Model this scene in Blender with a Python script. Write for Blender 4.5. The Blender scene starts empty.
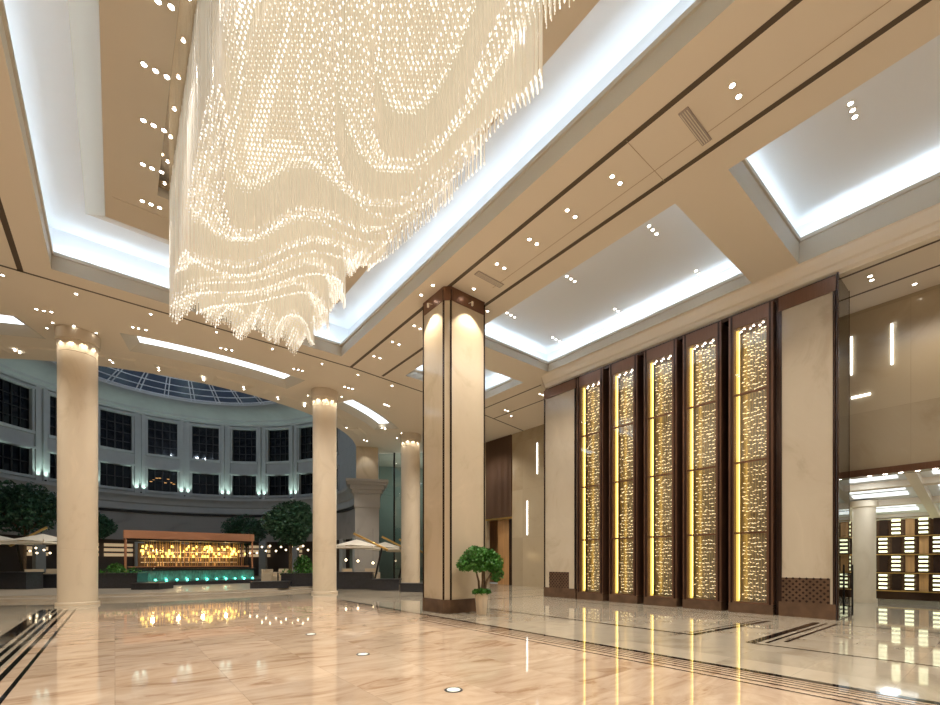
import bpy, math, random
from math import sin, cos, pi, atan2, sqrt, radians
from mathutils import Vector, Matrix
from mathutils.geometry import tessellate_polygon
random.seed(7)
S = bpy.context.scene
COL = S.collection

# ------------------------------------------------------------------ camera frame (metres, world axes run along the hall)
F, CU, HV, EYE = 442.0, 470.0, 561.0, 1.6
YAW = math.atan(355/442)
FW = Vector((sin(YAW), cos(YAW))); RT = Vector((cos(YAW), -sin(YAW)))
def on_z(u, v, z):                       # survey helper: photo reading -> point on a level at height z
    d = F*(z-EYE)/(HV-v); q = FW*d + RT*(d*(u-CU)/F); return q.x, q.y
def at_d(u, d):
    q = FW*d + RT*(d*(u-CU)/F); return q.x, q.y

# ------------------------------------------------------------------ mesh builder
class MB:
    def __init__(s): s.v=[]; s.f=[]; s.sm=False
    def quad(s,*p):
        n=len(s.v); s.v+= [tuple(q) for q in p]; s.f.append(tuple(range(n,n+len(p)))); return s
    def box(s,x0,x1,y0,y1,z0,z1,rz=0,c=None):
        P=[(x,y,z) for z in (z0,z1) for x,y in ((x0,y0),(x1,y0),(x1,y1),(x0,y1))]
        if rz:
            cx,cy = c if c else ((x0+x1)/2,(y0+y1)/2); C,Q=cos(rz),sin(rz)
            P=[(cx+(x-cx)*C-(y-cy)*Q, cy+(x-cx)*Q+(y-cy)*C, z) for x,y,z in P]
        n=len(s.v); s.v+=P
        s.f+=[tuple(n+i for i in q) for q in ((3,2,1,0),(4,5,6,7),(0,1,5,4),(1,2,6,5),(2,3,7,6),(3,0,4,7))]; return s
    def prism(s,poly,z0,z1,cap=True):
        n=len(s.v); k=len(poly)
        s.v+=[(x,y,z0) for x,y in poly]+[(x,y,z1) for x,y in poly]
        for i in range(k):
            j=(i+1)%k; s.f.append((n+i,n+j,n+k+j,n+k+i))
        if cap: s.f.append(tuple(n+i for i in reversed(range(k)))); s.f.append(tuple(n+k+i for i in range(k)))
        return s
    def lathe(s,prof,cx,cy,seg=32,a0=0,a1=2*pi,z0=0):          # prof = (radius, z)
        full = abs(a1-a0-2*pi)<1e-6; m = seg if full else seg+1; n=len(s.v)
        for r,z in prof:
            for i in range(m):
                a=a0+(a1-a0)*i/seg; s.v.append((cx+r*sin(a),cy+r*cos(a),z+z0))
        for j in range(len(prof)-1):
            for i in range(seg):
                i2=(i+1)%m; s.f.append((n+j*m+i,n+j*m+i2,n+(j+1)*m+i2,n+(j+1)*m+i))
        return s
    def tube(s,p,q,r,seg=6,r2=None):
        p=Vector(p); q=Vector(q); r2=r if r2 is None else r2; d=(q-p).normalized()
        a=d.orthogonal().normalized(); b=d.cross(a); n=len(s.v)
        for c,R in ((p,r),(q,r2)):
            for i in range(seg):
                t=2*pi*i/seg; s.v.append(tuple(c+a*(R*cos(t))+b*(R*sin(t))))
        for i in range(seg):
            j=(i+1)%seg; s.f.append((n+i,n+j,n+seg+j,n+seg+i))
        s.f.append(tuple(n+i for i in reversed(range(seg)))); s.f.append(tuple(n+seg+i for i in range(seg))); return s
    def ball(s,c,r,seg=10,rings=6,sz=1):
        prof=[(max(1e-4,r*sin(pi*i/rings)),-r*sz*cos(pi*i/rings)) for i in range(rings+1)]
        return s.lathe(prof,c[0],c[1],seg,z0=c[2])
    def octa(s,x,y,z,r,h):
        n=len(s.v); s.v+=[(x+r,y,z),(x,y+r,z),(x-r,y,z),(x,y-r,z),(x,y,z+h),(x,y,z-h)]
        for i in range(4):
            j=(i+1)%4; s.f+=[(n+i,n+j,n+4),(n+j,n+i,n+5)]
        return s
    def plate(s,outer,holes,z):
        loops=[[Vector((x,y,0)) for x,y in L] for L in [outer]+list(holes)]
        n=len(s.v)
        for L in loops: s.v+=[(q.x,q.y,z) for q in L]
        s.f+=[tuple(n+i for i in t) for t in tessellate_polygon(loops)]; return s
    def build(s,name,mat,parent=None,smooth=False):
        o=(0,0,0)
        if parent is not None:
            r=parent
            while r.parent: r=r.parent
            o=r.location
        me=bpy.data.meshes.new(name)
        me.from_pydata([(x-o[0],y-o[1],z-o[2]) for x,y,z in s.v],[],s.f); me.update()
        if smooth or s.sm:
            me.shade_smooth()
            try: me.set_sharp_from_angle(angle=radians(40))
            except Exception: pass
        if mat: me.materials.append(mat)
        ob=bpy.data.objects.new(name,me); COL.objects.link(ob)
        if parent is not None: ob.parent=parent
        return ob
def thing(name,label,cat,loc,group=None):
    o=bpy.data.objects.new(name,None); COL.objects.link(o); o.location=loc; o.empty_display_size=.2
    o['label']=label; o['category']=cat
    if group: o['group']=group
    return o
def tag(o,label,cat,group=None):
    o['label']=label; o['category']=cat
    if group: o['group']=group
    return o
def struct(o,label=None):
    o['kind']='structure'
    if label: o['label']=label
    return o
def sroot(name,loc=(0,0,0),label=None):
    o=bpy.data.objects.new(name,None); COL.objects.link(o); o.location=loc; o['kind']='structure'
    if label: o['label']=label
    return o
def copy_tree(o,loc,label=None,parent=None):
    c=o.copy(); COL.objects.link(c)
    if parent is None: c.location=loc
    else: c.parent=parent
    if label: c['label']=label
    for ch in o.children: copy_tree(ch,None,None,c)
    return c

# ------------------------------------------------------------------ materials
def new_mat(name):
    m=bpy.data.materials.new(name); m.use_nodes=True; nt=m.node_tree
    return m,nt,nt.nodes['Principled BSDF']
def pm(name,col,rough=.5,metal=0,emit=None,es=0,spec=.5,noise=0,nscale=3,alpha=None,trans=0,stretch=(1,1,1)):
    m,nt,b=new_mat(name)
    b.inputs['Base Color'].default_value=(*col,1); b.inputs['Roughness'].default_value=rough; b.inputs['Metallic'].default_value=metal
    b.inputs['Specular IOR Level'].default_value=spec
    if trans: b.inputs['Transmission Weight'].default_value=trans
    if emit: b.inputs['Emission Color'].default_value=(*emit,1); b.inputs['Emission Strength'].default_value=es
    if alpha is not None: b.inputs['Alpha'].default_value=alpha
    if noise:
        tc=nt.nodes.new('ShaderNodeNewGeometry'); mp=nt.nodes.new('ShaderNodeMapping'); mp.inputs['Scale'].default_value=stretch
        n=nt.nodes.new('ShaderNodeTexNoise'); n.inputs['Scale'].default_value=nscale; n.inputs['Detail'].default_value=6
        r=nt.nodes.new('ShaderNodeValToRGB')
        r.color_ramp.elements[0].position=.3; r.color_ramp.elements[1].position=.7
        r.color_ramp.elements[0].color=(*[c*(1-noise) for c in col],1); r.color_ramp.elements[1].color=(*[min(1,c*(1+noise*.7)) for c in col],1)
        nt.links.new(tc.outputs['Position'],mp.inputs[0]); nt.links.new(mp.outputs[0],n.inputs['Vector'])
        nt.links.new(n.outputs['Fac'],r.inputs[0]); nt.links.new(r.outputs[0],b.inputs['Base Color'])
    return m
def marble(name,base,vein,rough,scale=1.0,tile=None,rot=.5,seam=.75,vs=(1,1,1),amount=1.0,spec=.5,coord='Position',axes='XY',distort=1.2):
    """veined stone; optional slab joints of size tile=(w,h) in the plane axes"""
    m,nt,b=new_mat(name); L=nt.links
    g=nt.nodes.new('ShaderNodeNewGeometry')
    mp=nt.nodes.new('ShaderNodeMapping'); mp.inputs['Scale'].default_value=vs; mp.inputs['Rotation'].default_value=(0,0,rot)
    L.new(g.outputs['Position'],mp.inputs[0])
    src=mp.outputs[0]
    if tile:   # every slab gets its own piece of stone
        sep=nt.nodes.new('ShaderNodeSeparateXYZ'); L.new(g.outputs['Position'],sep.inputs[0])
        cmb=nt.nodes.new('ShaderNodeCombineXYZ')
        L.new(sep.outputs[axes[0]],cmb.inputs[0]); L.new(sep.outputs[axes[1]],cmb.inputs[1])
        br=nt.nodes.new('ShaderNodeTexBrick'); br.inputs['Scale'].default_value=1
        br.offset=0; br.inputs['Brick Width'].default_value=tile[0]; br.inputs['Row Height'].default_value=tile[1]
        br.inputs['Mortar Size'].default_value=.004; br.inputs['Mortar Smooth'].default_value=0
        br.inputs['Color1'].default_value=(0,0,0,1); br.inputs['Color2'].default_value=(1,1,1,1); br.inputs['Mortar'].default_value=(.5,.5,.5,1)
        L.new(cmb.outputs[0],br.inputs['Vector'])
        ml=nt.nodes.new('ShaderNodeVectorMath'); ml.operation='SCALE'; ml.inputs['Scale'].default_value=3.7
        L.new(br.outputs['Color'],ml.inputs[0])
        ad=nt.nodes.new('ShaderNodeVectorMath'); ad.operation='ADD'; L.new(src,ad.inputs[0]); L.new(ml.outputs[0],ad.inputs[1]); src=ad.outputs[0]
    n1=nt.nodes.new('ShaderNodeTexNoise'); n1.inputs['Scale'].default_value=.9*scale; n1.inputs['Detail'].default_value=8; n1.inputs['Roughness'].default_value=.62; n1.inputs['Distortion'].default_value=distort
    L.new(src,n1.inputs['Vector'])
    r=nt.nodes.new('ShaderNodeValToRGB'); e=r.color_ramp.elements
    e[0].position=.32; e[0].color=(*vein,1); e[1].position=.62; e[1].color=(*base,1)
    m2=e.new(.46); m2.color=(*[a*.72*amount+b_*(1-.72*amount) for a,b_ in zip([ (p+q)/2 for p,q in zip(base,vein)],base)],1)
    e.new(.8).color=(*[min(1,c*1.12) for c in base],1)
    L.new(n1.outputs['Fac'],r.inputs[0])
    out=r.outputs[0]
    if tile:
        mx=nt.nodes.new('ShaderNodeMix'); mx.data_type='RGBA'; mx.blend_type='MULTIPLY'
        mx.inputs['B'].default_value=(seam,seam,seam,1)
        L.new(br.outputs['Fac'],mx.inputs['Factor']); L.new(out,mx.inputs['A']); out=mx.outputs['Result']
        # slab-to-slab tone
        m3=nt.nodes.new('ShaderNodeMix'); m3.data_type='RGBA'; m3.blend_type='MULTIPLY'; m3.inputs['Factor'].default_value=.16
        L.new(out,m3.inputs['A']); L.new(br.outputs['Color'],m3.inputs['B']); out=m3.outputs['Result']
    L.new(out,b.inputs['Base Color']); b.inputs['Roughness'].default_value=rough; b.inputs['Specular IOR Level'].default_value=spec
    return m
M={}
M['floor']=marble('marble_floor_warm',(.70,.54,.395),(.42,.265,.16),.04,1.15,tile=(1.2,1.2),rot=.35,vs=(.6,1.6,1),seam=.80,spec=.75,distort=2.2)
M['floor2']=marble('marble_floor_cream',(.48,.42,.325),(.36,.30,.22),.045,.9,tile=(1.0,1.0),rot=.2,vs=(.7,1.3,1),seam=.85,spec=.7,amount=.6)
M['black']=pm('black_marble_inlay',(.012,.010,.009),.05)
M['ceil']=pm('ceiling_paint_warm',(.82,.735,.62),.7)
M['white']=pm('ceiling_paint_white',(.84,.86,.88),.75)
M['fascia']=pm('fascia_paint',(.60,.57,.50),.6)
M['panel']=pm('inner_panel_paint',(.66,.58,.47),.7)
M['rot']=pm('rotunda_paint',(.50,.52,.52),.65,noise=.05,nscale=2)
M['rotstone']=marble('rotunda_stone_blocks',(.42,.40,.38),(.36,.34,.32),.6,.5,tile=None,amount=.4)
M['colst']=marble('travertine_column',(.80,.69,.54),(.70,.59,.44),.35,1.1,amount=.5,vs=(1,1,.5))
M['onyx']=marble('honey_marble_panels',(.63,.53,.39),(.51,.42,.29),.12,.7,amount=.6,vs=(1,1,.7))
M['pier']=marble('pier_marble',(.55,.475,.365),(.45,.37,.27),.12,.7,amount=.6,vs=(1,1,.7))
M['onyx2']=marble('beige_marble_wall',(.52,.43,.30),(.44,.35,.23),.12,.5,amount=.5,vs=(1,1,.8),tile=(2.0,3.1),axes='YZ',seam=.8)
M['bronze']=pm('brushed_bronze',(.17,.085,.052),.3,.55,noise=.12,nscale=6,stretch=(8,8,.4))
M['bronze_d']=pm('dark_bronze',(.055,.032,.026),.22,.6)
M['plinth']=pm('brown_plinth_marble',(.12,.07,.043),.12,0,noise=.25,nscale=3)
M['darkst']=pm('dark_granite',(.035,.037,.045),.3,noise=.3,nscale=12)
M['blk']=pm('black_metal',(.012,.012,.013),.4)
M['gold']=pm('satin_brass',(.75,.50,.18),.3,1)
M['copper']=pm('copper_cladding',(.55,.27,.16),.4,.5)
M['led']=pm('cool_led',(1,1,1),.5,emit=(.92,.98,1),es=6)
M['ledy']=pm('golden_led',(1,.8,.3),.5,emit=(1,.66,.13),es=1.7)
M['lamp']=pm('downlight_lens',(1,1,1),.5,emit=(1,.93,.82),es=30)
M['lampring']=pm('downlight_ring',(.75,.68,.58),.4)
M['groove']=pm('ceiling_groove_dark',(.10,.07,.045),.5)
M['cry']=pm('crystal_pieces',(.95,.88,.74),.12,0,emit=(1,.80,.52),es=2.0)  # emission stands in for lamp light caught by the crystal pieces
M['mirror']=pm('bronze_mirror',(.62,.52,.40),.08,.85)
M['back']=pm('satin_screen_back',(.42,.35,.27),.22,.5)
M['win']=pm('night_window_glass',(.006,.008,.012),.06)
M['winfr']=pm('window_frame_dark',(.018,.017,.015),.5)
M['sky']=pm('skylight_glass_night',(.03,.04,.06),.15,emit=(.10,.14,.22),es=.16)
M['steel']=pm('white_steel',(.75,.78,.82),.4)
M['cream']=pm('cream_canvas',(.85,.80,.70),.8)
M['wood']=pm('orange_wood',(.50,.28,.12),.35,noise=.2,nscale=2,stretch=(6,6,.4))
M['slat']=pm('walnut_slats',(.17,.10,.065),.4,.2)
M['leaf']=pm('leaf_green',(.06,.22,.03),.45,noise=.5,nscale=9)
M['leafd']=pm('dark_tree_leaf',(.035,.11,.06),.5,noise=.5,nscale=4)
M['bark']=pm('bark',(.14,.09,.05),.8,noise=.3,nscale=10)
M['potc']=pm('cream_pot',(.68,.56,.42),.35,noise=.15,nscale=4,stretch=(3,3,.5))
M['fab']=pm('cream_upholstery',(.65,.55,.42),.8)
M['teal']=pm('teal_water_light',(.1,.9,.75),.5,emit=(.10,1,.72),es=12)
M['amber']=pm('amber_lamp',(1,.8,.3),.5,emit=(1,.70,.16),es=3)
M['warmlamp']=pm('warm_lamp',(1,.9,.7),.5,emit=(1,.80,.50),es=9)
M['shop']=pm('lit_shop_interior',(.8,.6,.4),.6,emit=(1,.72,.42),es=.5,noise=.0)
M['waterwall']=pm('wet_tiles',(.10,.20,.18),.08,noise=.4,nscale=14,stretch=(1,1,.3))
def glass(name,tint=(.9,.95,.95),refl=.12,rough=.0):
    m=bpy.data.materials.new(name); m.use_nodes=True; nt=m.node_tree; nt.nodes.clear(); L=nt.links
    o=nt.nodes.new('ShaderNodeOutputMaterial'); t=nt.nodes.new('ShaderNodeBsdfTransparent'); g=nt.nodes.new('ShaderNodeBsdfGlossy')
    t.inputs[0].default_value=(*tint,1); g.inputs['Roughness'].default_value=rough
    fr=nt.nodes.new('ShaderNodeFresnel'); fr.inputs[0].default_value=1.45
    a=nt.nodes.new('ShaderNodeMath'); a.operation='ADD'; a.inputs[1].default_value=refl; a.use_clamp=True
    mx=nt.nodes.new('ShaderNodeMixShader'); L.new(fr.outputs[0],a.inputs[0]); L.new(a.outputs[0],mx.inputs[0])
    L.new(t.outputs[0],mx.inputs[1]); L.new(g.outputs[0],mx.inputs[2]); L.new(mx.outputs[0],o.inputs[0]); return m
M['glass']=glass('clear_glass',(.95,.97,.96),.02)
M['glassb']=glass('bluish_glass',(.75,.78,.86),.22)
M['glassg']=glass('greenish_glass',(.52,.60,.57),.12)
# crystal strands: glassy threads that glow faintly, lit from the canopy
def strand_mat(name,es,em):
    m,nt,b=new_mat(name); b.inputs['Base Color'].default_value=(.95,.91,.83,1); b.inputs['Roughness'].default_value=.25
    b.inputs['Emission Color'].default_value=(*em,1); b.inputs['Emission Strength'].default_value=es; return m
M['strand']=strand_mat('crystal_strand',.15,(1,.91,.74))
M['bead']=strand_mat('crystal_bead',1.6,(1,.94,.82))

# ------------------------------------------------------------------ dimensions
ZC=9.95                                # hall ceiling
ZW=9.4                                 # lowered ceiling by the right wall
XW=15.3                                # right wall with lattice screens
RC=(3.3,35.8); RR=11.75                # rotunda
def rp(r,a): return (RC[0]+r*sin(a),RC[1]+r*cos(a))        # a=0 far side
def near(r,deg): a=radians(deg); return (RC[0]+r*sin(a),RC[1]-r*cos(a))   # 0 = side nearest the hall
def sector(r0,r1,d0,d1,n=14):
    return [near(r0,d0+(d1-d0)*i/n) for i in range(n+1)]+[near(r1,d1+(d0-d1)*i/n) for i in range(n+1)]
def rect(x0,x1,y0,y1): return [(x0,y0),(x1,y0),(x1,y1),(x0,y1)]

# ------------------------------------------------------------------ floor
b=MB(); b.plate(rect(-16,27,-13,20.2),[rect(-1.3,7.25,-13+.01,18.6)],0); b.plate(rect(-16,27,20.2,50),[],0)
fl=struct(b.build('floor',M['floor2']),'polished cream and tan marble floor')
b=MB(); b.plate(rect(-1.3,7.25,-13+.01,18.6),[],0); struct(b.build('floor_centre',M['floor']),'warm tan marble field in the middle of the hall floor')
def strip(b,p,q,w,z=.005):
    p=Vector(p);q=Vector(q);d=(q-p).normalized();n=Vector((-d.y,d.x))*(w/2)
    b.quad((p.x-n.x,p.y-n.y,z),(q.x-n.x,q.y-n.y,z),(q.x+n.x,q.y+n.y,z),(p.x+n.x,p.y+n.y,z))
b=MB()
for x,w in ((7.2,.13),(7.04,.03),(6.93,.03),(6.80,.03),(6.66,.035),(6.46,.035)): strip(b,(x,-12.9),(x,17.3),w)
for x,w,y in ((-1.76,.26,20.0),(-1.52,.07,19.9),(-1.38,.07,19.8),(-1.22,.07,19.7),(-1.02,.05,19.5)): strip(b,(x,-12.9),(x,y),w)
strip(b,(-1.6,20.0),(7.2,17.3),.03)
struct(b.build('trim_1',M['black']),'black inlaid stripes bordering the floor field')
b=MB()
strip(b,(9.75,4.45),(9.75,13.9),.10); strip(b,(9.75,4.45),(13.6,4.2),.13); strip(b,(10.0,4.62),(13.6,4.4),.05)
strip(b,(9.65,3.3),(9.95,-12),.06); strip(b,(9.65,3.3),(14.2,3.3),.16); strip(b,(9.9,3.1),(14.2,3.1),.06); strip(b,(10.3,2.9),(14.2,2.9),.07)
strip(b,(14.1,4.0),(14.1,13.5),.05); strip(b,(9.75,13.9),(20.3,13.9),.09); strip(b,(9.75,15.2),(20.3,15.2),.05); strip(b,(9.0,17.4),(20.3,17.4),.12)
strip(b,(14.2,-12),(14.2,2.9),.07)
struct(b.build('trim_2',M['black']),'black inlaid lines on the side floor')
# round raised rotunda floor
b=MB(); b.lathe([(12.75,0),(12.75,.10),(12.2,.105),(12.2,.19),(.01,.195)],RC[0],RC[1],96)
struct(b.build('floor_rotunda',marble('rotunda_floor_stone',(.50,.44,.36),(.42,.36,.28),.3,.9,amount=.5)),'pale round stepped floor of the rotunda')
ZR=.195

# ------------------------------------------------------------------ ceiling
cof=[(10.2,14.9,14.55,17.35,.45),(10.2,14.9,5.05,13.05,.42),(10.2,15.0,-9,3.9,.70)]
COVE=(-1.42,7.2,-9,17.35,.50)
slots=[(-47,-22.5),(-11.8,13.3),(24,43.5)]
holes=[rect(*c[:4]) for c in cof]+[rect(*COVE[:4])]
circ=[rp(RR,2*pi*i/96) for i in range(96)]
holes2=[circ]+[sector(15.5,13.9,a,c) for a,c in slots]
b=MB()
b.plate(rect(-16,15.0,-13,18.05),holes,ZC)
b.plate(rect(15.0,20.5,13.54,18.05),[],ZC)
b.plate(rect(-16,27,18.05,50),holes2,ZC)
for k in range(34,62):                                # lip of the round opening
    p,q=circ[k],circ[(k+1)%96]; b.quad((*p,ZC),(*q,ZC),(*q,ZC+.5),(*p,ZC+.5))
b.quad((15,13.54,ZC),(15.4,13.54,ZC),(15.4,13.54,ZW),(15,13.54,ZW+.1))
struct(b.build('ceiling',M['ceil']),'warm beige hall ceiling')
# moulded step down to the right wall and lowered side ceiling
b=MB()
prof=[(14.98,ZC),(15.03,ZC-.03),(15.08,ZC-.16),(15.16,ZC-.30),(15.22,ZC-.34),(15.27,ZC-.46),(15.36,ZW+.02),(15.36,ZW)]
for (x0,z0),(x1,z1) in zip(prof,prof[1:]): b.quad((x0,-13,z0),(x1,-13,z1),(x1,13.54,z1),(x0,13.54,z0))
b.quad((15.36,-13,ZW),(20,-13,ZW),(20,3.6,ZW),(15.36,3.6,ZW))
b.quad((15.36,3.6,ZW),(15.8,3.6,ZW),(15.8,13.6,ZW),(15.36,13.6,ZW))
struct(b.build('ceiling_side',M['ceil']),'moulded lower ceiling above the right wall')
# coffer fascias, tray ceilings and hidden light ledges
LIGHTS=[]
def area(x,y,z,sx,sy,power,col,rot=(0,0,0)):
    l=bpy.data.lights.new('lamp','AREA'); l.shape='RECTANGLE'; l.size=sx; l.size_y=sy; l.energy=power; l.color=col
    o=bpy.data.objects.new('cove_light',l); o.location=(x,y,z); o.rotation_euler=rot; COL.objects.link(o); return o
def spot(x,y,z,tx,ty,tz,power,col,ang=60,blend=.6,r=.06):
    l=bpy.data.lights.new('lamp','SPOT'); l.energy=power; l.color=col; l.spot_size=radians(ang); l.spot_blend=blend; l.shadow_soft_size=r
    o=bpy.data.objects.new('spot_light',l); o.location=(x,y,z)
    o.rotation_euler=(Vector((tx,ty,tz))-Vector((x,y,z))).to_track_quat('-Z','Y').to_euler(); COL.objects.link(o); return o
def point(x,y,z,power,col,r=.1):
    l=bpy.data.lights.new('lamp','POINT'); l.energy=power; l.color=col; l.shadow_soft_size=r
    o=bpy.data.objects.new('point_light',l); o.location=(x,y,z); COL.objects.link(o); return o
COOL=(.70,.85,1.0); WARM=(1,.915,.81)
def tray(x0,x1,y0,y1,h,name,label,top,out=.5):
    b=MB(); zf=ZC+h
    for (xa,ya),(xb,yb) in zip(rect(x0,x1,y0,y1),rect(x0,x1,y0,y1)[1:]+[(x0,y0)]):
        b.quad((xa,ya,ZC),(xb,yb,ZC),(xb,yb,zf),(xa,ya,zf))
    # moulding lip half way
    for (ax,bx,ay,by) in ((x0,x0+.05,y0,y1),(x1-.05,x1,y0,y1),(x0,x1,y0,y0+.05),(x0,x1,y1-.05,y1)):
        b.box(ax,bx,ay,by,ZC+h-.10,ZC+h)
    b.plate(rect(x0-out,x1+out,y0-out,y1+out),[rect(x0,x1,y0,y1)],zf)      # ledge
    struct(b.build(name,M['fascia']),label)
    b=MB(); b.plate(rect(x0-out,x1+out,y0-out,y1+out),[],top) if top else None
    if top:
        for (xa,ya),(xb,yb) in zip(rect(x0-out,x1+out,y0-out,y1+out),rect(x0-out,x1+out,y0-out,y1+out)[1:]+[(x0-out,y0-out)]):
            b.quad((xa,ya,zf),(xb,yb,zf),(xb,yb,top),(xa,ya,top))
        struct(b.build(name+'_top',M['white']),'white lit ceiling inside '+label)
def cove_lights(x0,x1,y0,y1,z,pm_,sides='LRNF',tilt=58):
    g=.2; col=COOL; cx=(x0+x1)/2; cy=(y0+y1)/2; wx=x1-x0; wy=y1-y0; t=radians(tilt)
    if 'L' in sides: area(x0-g,cy,z,.10,wy,pm_*wy,col,(0,pi+t*-1,0))
    if 'R' in sides: area(x1+g,cy,z,.10,wy,pm_*wy,col,(0,pi+t,0))
    if 'N' in sides: area(cx,y0-g,z,wx,.10,pm_*wx,col,(pi+t,0,0))
    if 'F' in sides: area(cx,y1+g,z,wx,.10,pm_*wx,col,(pi-t,0,0))
for i,(c,lab) in enumerate(zip(cof,('the far small ceiling coffer','the middle ceiling coffer above the lattice screens','the near ceiling coffer at upper right'))):
    tray(*c,'trim_%d'%(i+3),lab,ZC+c[4]+.66)
    cove_lights(*c[:4],ZC+c[4]+.05,10.5,'LRNF',62)
tray(*COVE,'trim_6','the great recessed cove above the chandelier',None,.55)
TZ=11.45; PZ=10.5
b=MB(); o_=rect(-1.97,7.75,-9.5,17.9); i_=rect(-.65,6.45,-8.5,16.6)
b.plate(o_,[i_],TZ)
for (xa,ya),(xb,yb) in zip(o_,o_[1:]+o_[:1]): b.quad((xa,ya,ZC+.5),(xb,yb,ZC+.5),(xb,yb,TZ),(xa,ya,TZ))
struct(b.build('ceiling_cove',M['white']),'white glowing band of the great ceiling cove')
cove_lights(*COVE[:4],ZC+.56,9.5,'LRNF',66)
b=MB(); p_=rect(-.2,6.0,-8,14.8); hole=rect(.80,4.95,-7.5,13.15)
for k in range(4): b.quad((*i_[k],TZ),(*i_[(k+1)%4],TZ),(*p_[(k+1)%4],PZ),(*p_[k],PZ))
b.plate(p_,[hole],PZ)
b.box(-.05,5.9,13.88,13.93,PZ-.015,PZ+.005)
for k in range(4): b.quad((*hole[k],PZ),(*hole[(k+1)%4],PZ),(*hole[(k+1)%4],PZ+.35),(*hole[k],PZ+.35))
struct(b.build('ceiling_panel',M['panel']),'dropped beige ceiling panel around the chandelier')
# colonnade slot recesses
for k,(a,c) in enumerate(slots):
    b=MB(); s_=sector(15.5,13.9,a,c); s2=sector(15.0,14.35,a+1.6,c-1.6)
    n=len(s_)
    for i in range(n): b.quad((*s_[i],ZC),(*s_[(i+1)%n],ZC),(*s2[(i+1)%n],ZC+.25),(*s2[i],ZC+.25))
    struct(b.build('trim_%d'%(k+7),M['fascia']),'bevelled frame of a curved ceiling light slot')
    b=MB()
    for i in range(n): b.quad((*s2[i],ZC+.25),(*s2[(i+1)%n],ZC+.25),(*s2[(i+1)%n],ZC+.42),(*s2[i],ZC+.42))
    b.plate(s2,[],ZC+.42)
    o=b.build('ceiling_light_slot',pm('slot_diffuser',(.9,.92,.95),.6,emit=(.85,.93,1),es=1.6) if k==0 else bpy.data.materials['slot_diffuser'])
    tag(o,('curved white light slot at the left edge, beside the left round column','long curved white light slot between the two left round columns','curved white light slot right of the middle round column')[k],'ceiling light')
# scalloped shallow panels along the round opening
b=MB()
for a in range(-40,41,10):
    s_=sector(13.1,12.35,a+1,a+8.5,5); s2=sector(13.0,12.45,a+1.5,a+8.0,5); n=len(s_)
    for i in range(n): b.quad((*s_[i],ZC-.004),(*s_[(i+1)%n],ZC-.004),(*s2[(i+1)%n],ZC-.05),(*s2[i],ZC-.05))
    b.plate(s2,[],ZC-.05)
struct(b.build('trim_10',M['ceil']),'raised ceiling panels round the rotunda opening')
# grooves
b=MB()
def groove(p,q,w=.11,z=ZC): 
    strip(b,p,q,w,z-.004)
for x in (7.92,9.42): groove((x,-12.9),(x,18.05),.12)
for x in (-2.12,-3.62): groove((x,-12.9),(x,18.05),.13)
ring=[(-15,18.05),(0,18.03),(5,18.03),(8,18.07),(12,18.5),(16.6,19.2),(20.4,19.95)]
for p,q in zip(ring,ring[1:]): groove(p,q,.09)
for x in (15.75,17.3): groove((x,13.6),(x,18.9 if x<16 else 19.3),.09)
for x in (15.62,16.95): groove((x,-12.9),(x,3.55),.09,ZW)
struct(b.build('trim_11',M['groove']),'dark recessed lines in the ceiling')
b=MB(); groove((9.0,-12.9),(9.0,10.1),.018)
groove((7.92,4.9),(9.42,4.9),.015)
struct(b.build('trim_12',pm('ceiling_joint',(.50,.38,.26),.7)),'fine joints in the ceiling band')

# ------------------------------------------------------------------ downlights
DL=MB(); 
def lamp_mb(r):
    ring=MB().lathe([(r*1.45,0),(r*1.45,-.012),(r,-.014),(r*.95,0)],0,0,12)
    lens=MB().lathe([(.001,-.008),(r,-.008)],0,0,10)
    return ring,lens
protos={}
def downlight(pts,z,label,group=None,r=.05,name=None):
    if 'near the opening' in label: z=z-.052
    """pts in hall coordinates; a cluster shares one fixture"""
    n=len(pts); cx=sum(p[0] for p in pts)/n; cy=sum(p[1] for p in pts)/n
    nm={1:'downlight',2:'twin_downlight',3:'triple_downlight'}[n]
    t=thing(nm,label,'ceiling light',(cx,cy,z),group)
    for (x,y) in pts:
        key=round(r,3)
        if key not in protos:
            ring,lens=lamp_mb(r)
            a=ring.build('lamp_ring',M['lampring']); c=lens.build('lamp_lens',M['lamp']); protos[key]=(a.data,c.data); bpy.data.objects.remove(a); bpy.data.objects.remove(c)
        a=bpy.data.objects.new('lamp_ring',protos[key][0]); COL.objects.link(a); a.parent=t; a.location=(x-cx,y-cy,0)
        c=bpy.data.objects.new('lamp_lens',protos[key][1]); COL.objects.link(c); c.parent=a
    return t
def dl(px,z,label,r=.05): downlight([on_z(u,v,z) for u,v in px],z,label,None,r*.8)
for px,l in (([(145,-5),(158,.6),(171.3,6.4)],'triple downlight in the beige panel left of the chandelier, cut by the top edge'),
             ([(144,64),(155.6,70.4),(167,76.6)],'triple downlight left of the chandelier, second from the top edge'),
             ([(143.4,120),(153.6,125),(164,130)],'triple downlight left of the chandelier, third from the top edge'),
             ([(142.8,164),(152,168),(161.5,171.7)],'triple downlight left of the chandelier, fourth from the top edge'),
             ([(142.3,200.7),(151,204),(159.7,207.3)],'triple downlight left of the chandelier, last before the far cove')):
    dl(px,PZ,l,.055)
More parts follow.
